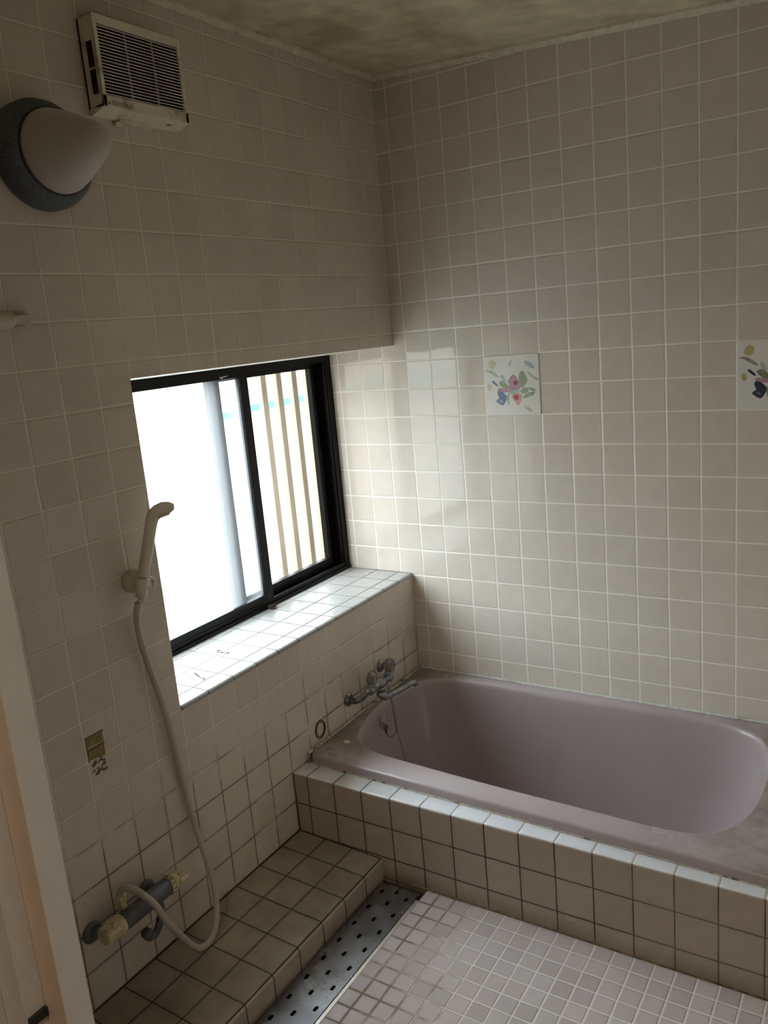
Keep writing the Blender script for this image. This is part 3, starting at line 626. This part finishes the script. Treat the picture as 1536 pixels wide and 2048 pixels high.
# ------------------------------------------------------------------ towel bar end
tb = thing('towel_bar', 'cream plastic towel bar end cut off by the left edge', 'towel bar', (0.0, -1.66, Z0 + 0.19))
bm = nb(); lathe(bm, (0.046, -1.533, Z0 + .205), (0, -1, 0), [(-.010, .001), (-.0085, .008), (-.004, .0135), (.003, .0185), (.012, .0190), (.32, .0190)], 28); part('bar', bm, M['white'], tb, True)
bm = nb(); box(bm, 0.0, 0.006, -1.508, -1.462, Z0 + .188, Z0 + .226, 0.0028, 3)
bridge(bm, [[Vector((x, -1.492 + s * math.cos(a), Z0 + .206 + s * 1.0 * math.sin(a))) for a in [2 * math.pi * i / 20 for i in range(20)]] for x, s in ((.003, .0175), (.02, .0150), (.034, .0150))])
part('bracket', bm, M['white'], tb, True)
bm = nb(); box(bm, 0.030, 0.055, -1.56, -1.492, Z0 + .196, Z0 + .214, .003); part('arm', bm, M['white'], tb)

# ------------------------------------------------------------------ shower set
def Y(y, z, x): return Vector((x, y, z + Z0))
hd = thing('shower_holder', 'cream hexagonal wall holder gripping the hand shower', 'shower holder', (0, -1.30, Z0 - .44))
bm = nb()
hx = [(-.032, -.008), (-.030, .018), (-.010, .028), (.020, .020), (.026, -.014), (.004, -.026), (-.024, -.024)]
cy, cz = -1.301, -0.418
bridge(bm, [[Y(cy + u * s, cz + v * s, x) for u, v in hx] for x, s in ((0.0, 1.0), (.026, .98), (.031, .90), (.0325, .78))]); bmesh.ops.recalc_face_normals(bm, faces=bm.faces)
part('wall_block', bm, M['white'], hd)
ax0 = Y(-1.325, -.462, .050); ax1 = Y(-1.3115, -.392, .056); ad = (ax1 - ax0).normalized()
bm = nb(); lathe(bm, ax0 + ad * .012, ad, [(0, .0115), (.001, .0135), (.045, .0165), (.046, .0150)], 24); part('grip_cup', bm, M['white'], hd, True)
bm = nb()
tor = [ax0 + ad * .040 + Vector((0.004, .024 + .010 * math.cos(a), .013 * math.sin(a) - .002)) for a in [2 * math.pi * i / 20 for i in range(21)]]
tube(bm, tor, .005, 8); part('side_lug', bm, M['white'], hd, True)
hs = thing('hand_shower', 'cream plastic hand shower resting in holder left of the window', 'shower head', tuple(ax0))
a0, a1 = Y(-1.3115, -.402, .055), Y(-1.285, -.272, .083)
P = [a0, a0.lerp(a1, .33), a0.lerp(a1, .66), a1, Y(-1.2795, -.247, .106), Y(-1.272, -.2385, .118)]
def sect(c, d, rx, ry, n=20):
    d = d.normalized(); side = d.cross(Vector((1, 0, 0))).normalized(); up = side.cross(d)
    return [c + side * rx * math.cos(2 * math.pi * i / n) + up * ry * math.sin(2 * math.pi * i / n) for i in range(n)]
d0 = a1 - a0
secs = [(a0, d0, .0122, .0122), (a0.lerp(a1, .03), d0, .0138, .0132), (a0.lerp(a1, .5), d0, .0140, .0135), (a0.lerp(a1, .9), d0, .0145, .0130),
        (a0.lerp(a1, 1.05), d0 + Vector((.02, 0, 0)), .0158, .0145), (Y(-1.279, -.256, .089), Vector((.8, .35, .85)), .0175, .0165), (Y(-1.273, -.2495, .098), Vector((1, .5, .45)), .0195, .0140),
        (Y(-1.264, -.2445, .108), Vector((1, .6, 0.25)), .0185, .0100), (Y(-1.255, -.2425, .118), Vector((1, .6, .1)), .0140, .0062), (Y(-1.248, -.2425, .125), Vector((1, .6, 0)), .0070, .0026)]
bm = nb(); bridge(bm, [sect(*s) for s in secs]); bmesh.ops.recalc_face_normals(bm, faces=bm.faces); part('handle', bm, M['white'], hs, True)
bm = nb(); fc = Y(-1.266, -.2600, .104); fn = Vector((.28, 0, -1)).normalized()
fr = [fc + Vector((1, 0, .28)).normalized() * .017 * math.cos(a) + Vector((0, 1, 0)) * .0150 * math.sin(a) for a in [2 * math.pi * i / 24 for i in range(24)]]
bridge(bm, [fr, [p + fn * .003 for p in fr], [fc + (p - fc) * .85 + fn * .0045 for p in fr]]); bmesh.ops.recalc_face_normals(bm, faces=bm.faces); part('spray_face', bm, M['sealw'], hs)
bm = nb(); tube(bm, [ax0 + ad * .013, ax0 - ad * .0, a0 - d0.normalized() * 0.001][:2], .0085, 16); part('hose_nut', bm, M['white'], hs, True)
HP = [Y(-1.330, -.462, .046), Y(-1.335, -.50, .038), Y(-1.322, -.585, .026), Y(-1.291, -.72, .021), Y(-1.266, -.86, .016), Y(-1.254, -.96, .014), Y(-1.247, -1.06, .018), Y(-1.243, -1.15, .032), Y(-1.247, -1.235, .060), Y(-1.262, -1.305, .082), Y(-1.283, -1.350, .096),
      Y(-1.312, -1.3775, .104), Y(-1.345, -1.3790, .108), Y(-1.376, -1.358, .112), Y(-1.420, -1.288, .115), Y(-1.452, -1.225, .114), Y(-1.472, -1.172, .112), Y(-1.488, -1.140, .104), Y(-1.500, -1.118, .086), Y(-1.506, -1.112, .064), Y(-1.512, -1.124, .044), Y(-1.514, -1.146, .040)]
bm = nb(); tube(bm, smooth_path(HP, 8), .0083, 16)
lone('shower_hose', bm, M['hose'], 'cream shower hose looping from wall mixer down to the ledge and up', 'hose', True)

mx = thing('shower_mixer', 'grey thermostatic shower mixer with yellowed knobs low on the left wall', 'shower mixer', (0, -1.47, Z0 - 1.24))
zc_ = -1.188; xc_ = .060
L0, L1 = Y(-1.535, zc_, xc_), Y(-1.392, zc_, xc_)
bm = nb(); lathe(bm, L0, (0, 1, 0), [(0, .0205), (.002, .0225), (.141, .0225), (.143, .0205)], 32); part('body', bm, M['pipe'], mx, True)
bm = nb(); lathe(bm, L0 + Vector((0, -.001, 0)), (0, -1, 0), [(0, .0225), (.002, .0245), (.014, .0245), (.016, .0235), (.020, .0235), (.050, .0222), (.054, .0195), (.055, .012)], 32)
for k in range(10):
    a = 2 * math.pi * k / 10; c0 = L0 + Vector((.0245 * math.cos(a), -.018, .0245 * math.sin(a))); box(bm, c0.x - .0022, c0.x + .0022, c0.y - .018, c0.y, c0.z - .0022, c0.z + .0022, .0008)
part('temperature_knob', bm, M['cream'], mx, label='yellowed plastic knob')
bm = nb(); lathe(bm, L1 + Vector((0, .001, 0)), (0, 1, 0), [(0, .0225), (.002, .0248), (.010, .0248), (.012, .021), (.026, .0200), (.030, .017)], 32)
bridge(bm, [[L1 + Vector((u, y, v)) for u, v in ((-.022, -.007), (.022, -.007), (.026, .004), (.022, .010), (-.012, .010), (-.022, .004))] for y in (.026, .046, .051)]); bmesh.ops.recalc_face_normals(bm, faces=bm.faces)
kn = part('flow_knob', bm, M['cream'], mx, label='yellowed plastic lever knob')
bm = nb()
for k in range(12):
    a = 2 * math.pi * k / 12; c0 = L1 + Vector((.0249 * math.cos(a), .0065, .0249 * math.sin(a))); box(bm, c0.x - .0009, c0.x + .0009, c0.y - .003, c0.y + .003, c0.z - .0009, c0.z + .0009)
lathe(bm, L1 + Vector((0, .0125, 0)), (0, 1, 0), [(0, .0225), (.0012, .0225)], 32)
for o in (mx,): pass
part('dial_marks', bm, M['ink'], kn)
for yy in (-1.568, -1.400):
    f = nb(); lathe(f, Y(yy - .010, zc_ - .016, 0), (1, 0, 0), [(0, .026), (.003, .026), (.009, .021), (.012, .014)], 28); fo = part('wall_flange', f, M['pipe'], mx, True)
    f = nb(); q0 = Y(yy - .010, zc_ - .016, .008); q1 = Y(yy + .008, zc_ - .006, .036); q2 = Y(yy + .030 if yy < -1.5 else yy - .005, zc_, .044)
    tube(f, smooth_path([q0, q0.lerp(q1, .5) + Vector((.004, 0, 0)), q1, q2], 4), .0125, 16)
    if yy < -1.5: lathe(f, Y(-1.556, zc_ - .020, .046), Vector((.8, .3, -.3)), [(-.016, .013), (.012, .013), (.014, .010)], 16)
    part('inlet_elbow', f, M['pipe'], mx, True)
bm = nb(); lathe(bm, Y(-1.514, zc_ + .012, .042), (0, 0, 1), [(0, .011), (.022, .011), (.024, .0125), (.042, .0125), (.044, .010)], 8); part('hose_outlet', bm, M['cream'], mx, label='yellowed hose nut')
bm = nb(); tube(bm, smooth_path([Y(-1.425, zc_ - .015, .066), Y(-1.430, zc_ - .040, .072), Y(-1.450, zc_ - .066, .078), Y(-1.468, zc_ - .075, .082), Y(-1.480, zc_ - .068, .084)], 6), .0095, 16)
lathe(bm, Y(-1.476, zc_ - .074, .083), Vector((0, -.6, .85)), [(0, .0095), (.006, .0135), (.020, .0140), (.030, .0125)], 20); part('spout', bm, M['pipe'], mx, True)

# ------------------------------------------------------------------ tub faucet
tf = thing('bath_faucet', 'tarnished two-handle bath faucet with clear knobs above the tub corner', 'faucet', (0, -.38, Z0 - 1.12))
for yy, zz in ((-.486, -1.098), (-.275, -1.060)):
    bm = nb(); lathe(bm, Y(yy, zz, 0), (1, 0, 0), [(0, .023), (.004, .023), (.010, .019), (.012, .011)], 28); part('wall_flange', bm, M['chrome'], tf, True)
zf = -1.066; xf = .074
bm = nb(); tube(bm, smooth_path([Y(-.486, -1.098, .008), Y(-.486, -1.098, .030), Y(-.474, -1.088, .050), Y(-.458, zf, .068), Y(-.444, zf, xf)], 5), .0105, 16); part('inlet_pipe', bm, M['chrome'], tf, True)
bm = nb(); tube(bm, smooth_path([Y(-.275, -1.060, .008), Y(-.278, -1.060, .030), Y(-.300, zf, .060), Y(-.325, zf, xf)], 5), .0105, 16); part('inlet_pipe', bm, M['chrome'], tf, True)
bm = nb(); lathe(bm, Y(-.462, zf, xf), (0, 1, 0), [(0, .013), (.003, .016), (.024, .016), (.026, .0125), (.050, .0125), (.060, .019), (.085, .019), (.094, .0125), (.112, .0125), (.114, .016), (.136, .016), (.139, .013)], 28)
lathe(bm, Y(-.392, zf - .012, xf), (0, 0, -1), [(0, .0155), (.014, .0155), (.016, .013), (.022, .013), (.024, .0165), (.034, .0165), (.040, .012)], 24); part('valve_body', bm, M['chrome'], tf, True)
for yy in (-.448, -.336):
    b0 = Y(yy, zf + .010, xf)
    up = Vector((.22, 0, 1)).normalized()
    bm = nb(); lathe(bm, b0, up, [(0, .0135), (.010, .0135), (.012, .009), (.046, .0085), (.048, .004)], 20); st = part('valve_stem', bm, M['chrome'], tf, True)
    bm = nb()
    prof = [(.014, .0150), (.020, .0185), (.036, .0200), (.050, .0170), (.056, .0150), (.057, .009)]
    rings = []
    for h, r_ in prof:
        pr = ringpts(b0 + up * h, up, 1, 40, Vector((0, 1, 0))); cc = b0 + up * h
        rings.append([cc + (p - cc) * r_ * (1 - .09 * (1 + math.cos(8 * 2 * math.pi * i / 40)) * .5) for i, p in enumerate(pr)])
    bridge(bm, rings); part('knob', bm, M['acrylic'], tf, True, label='clear fluted knob')
bm = nb(); s0 = Y(-.392, zf - .046, xf)
tube(bm, smooth_path([s0, s0 + Vector((.008, .016, -.010)), Y(-.355, -1.122, .090), Y(-.30, -1.120, .106), Y(-.262, -1.114, .118), Y(-.246, -1.118, .123), Y(-.243, -1.128, .124)], 6), [.013] * 7 + [.0095] * 30, 16)
part('spout', bm, M['chrome'], tf, True)
# plug chain
pc = thing('plug_chain', 'thin dark plug chain hanging from the faucet into the bathtub', 'chain', (0.09, -.35, Z0 - 1.6))
def chain(P, name):
    bm = nb(); Q = smooth_path(P, 10); tube(bm, Q, .0007, 6)
    acc = 0
    for a, b in zip(Q, Q[1:]):
        acc += (b - a).length
        if acc > .0042: acc = 0; bmesh.ops.create_icosphere(bm, subdivisions=1, radius=.0017, matrix=Matrix.Translation(b))
    part(name, bm, M['dchain'], pc)
J = Y(-.329, -1.262, .083)
chain([Y(-.360, -1.075, .086), Y(-.343, -1.16, .085), Y(-.334, -1.22, .084), J, Y(-.319, -1.385, .100), Y(-.312, -1.50, .112), Y(-.305, -1.62, .125), Y(-.30, -1.645, .15)], 'long_chain')
chain([Y(-.370, -1.075, .084), Y(-.351, -1.15, .084), Y(-.338, -1.23, .084), Y(-.332, -1.265, .083), Y(-.340, -1.281, .080), Y(-.358, -1.284, .077), Y(-.373, -1.272, .074), Y(-.378, -1.255, .072)], 'short_chain')
bm = nb()
for cy2, cz2, rr in ((-.383, -1.236, .0075), (-.374, -1.243, .0075)):
    tube(bm, [Y(cy2 + rr * math.cos(a), cz2 + rr * 1.1 * math.sin(a), .070) for a in [2 * math.pi * i / 16 for i in range(17)]], .0014, 6)
tube(bm, [Y(-.378, -1.248, .070), Y(-.378, -1.262, .070)], .003, 8); part('wall_hook', bm, M['dchain'], pc, True)

# ------------------------------------------------------------------ small things
def hook(x, y, s, label):
    bm = nb()
    P = [Vector((x + s * (-.022 + .006 * math.cos(a)), y + s * .007 * math.sin(a), ZB + .0022)) for a in [math.radians(k) for k in range(40, 331, 24)]]
    P += [Vector((x + s * q, y + s * r_, ZB + .0022)) for q, r_ in ((-.006, -.003), (.006, .001))]
    P += [Vector((x + s * (.013 + .006 * math.cos(a)), y + s * .005 * math.sin(a), ZB + .0022)) for a in [math.radians(180 - k) for k in range(0, 361, 30)]]
    tube(bm, P, .0018, 6); lone('metal_hook', bm, M['chrome'], label, 'hook', True, group='metal hooks on the window sill')
hook(-0.150, -0.882, 1.0, 'small bent metal hook lying on sill nearer the window pane')
bm = nb(); tube(bm, smooth_path([(-.100, -1.052, ZB + .010), (-.098, -1.058, ZB + .014), (-.090, -1.058, ZB + .010), (-.078, -1.056, ZB + .004), (-.060, -1.058, ZB + .003)], 6), .0022, 8)
lone('metal_hook', bm, M['chrome'], 'short metal hook on the near end of the sill', 'hook', True, group='metal hooks on the window sill')
bm = nb(); box(bm, -.284, -.262, -.520, -.494, ZB + .0005, ZB + .012, .002); box(bm, -.262, -.254, -.518, -.506, ZB + .0005, ZB + .005, .001)
lone('rail_stop', bm, M['grime'], 'small grimy stopper on the sill below the meeting rail', 'stopper')
bm = nb()
for q in (((0, 0), (.048, .001), (.047, -.026), (.001, -.024)), ((.001, -.029), (.047, -.029), (.046, -.062), (.003, -.056))):
    prism(bm, q, (0.0002, -1.504, Z0 - .742), (0, 1, 0), (0, 0, 1), .0008)
for u0_, v0_, u1_, v1_ in ((-.001, .002, .050, .0), (-.001, -.028, .049, -.026), (-.001, .001, .001, -.060)):
    prism(bm, [(u0_, v0_), (u1_, v0_), (u1_, v1_ if abs(v1_ - v0_) > .01 else v0_ - .003), (u0_, v1_ if abs(v1_ - v0_) > .01 else v0_ - .003)], (0.0002, -1.504, Z0 - .742), (0, 1, 0), (0, 0, 1), .0012, 1)
random.seed(5)
for k in range(22):
    u, v = .004 + random.random() * .036, -.064 - random.random() * .036; a = random.uniform(-.3, 1.0); l = random.uniform(.006, .014)
    prism(bm, [(u, v), (u + l * math.cos(a), v + l * math.sin(a)), (u + l * math.cos(a), v + l * math.sin(a) + .004), (u, v + .003)], (0.0002, -1.504, Z0 - .742), (0, 1, 0), (0, 0, 1), .0006 + .00003 * k, 1)
lone('adhesive_residue', bm, [M['rust'], M['seamc']], 'brown rectangle of old adhesive left on the lower left wall', 'residue')
bm = nb(); cy, cz = -.652, -1.128
for rr, x in ((.026, .0008), (.021, .0010)):
    tube(bm, [Y(cy + rr * math.cos(a), max(cz + rr * 1.15 * math.sin(a), -1.163), x) for a in [2 * math.pi * i / 40 for i in range(41)]], .0016, 6)
lone('grime_ring', bm, M['grime'], 'faint ring mark on the wall just above the tub rim corner', 'mark', True)
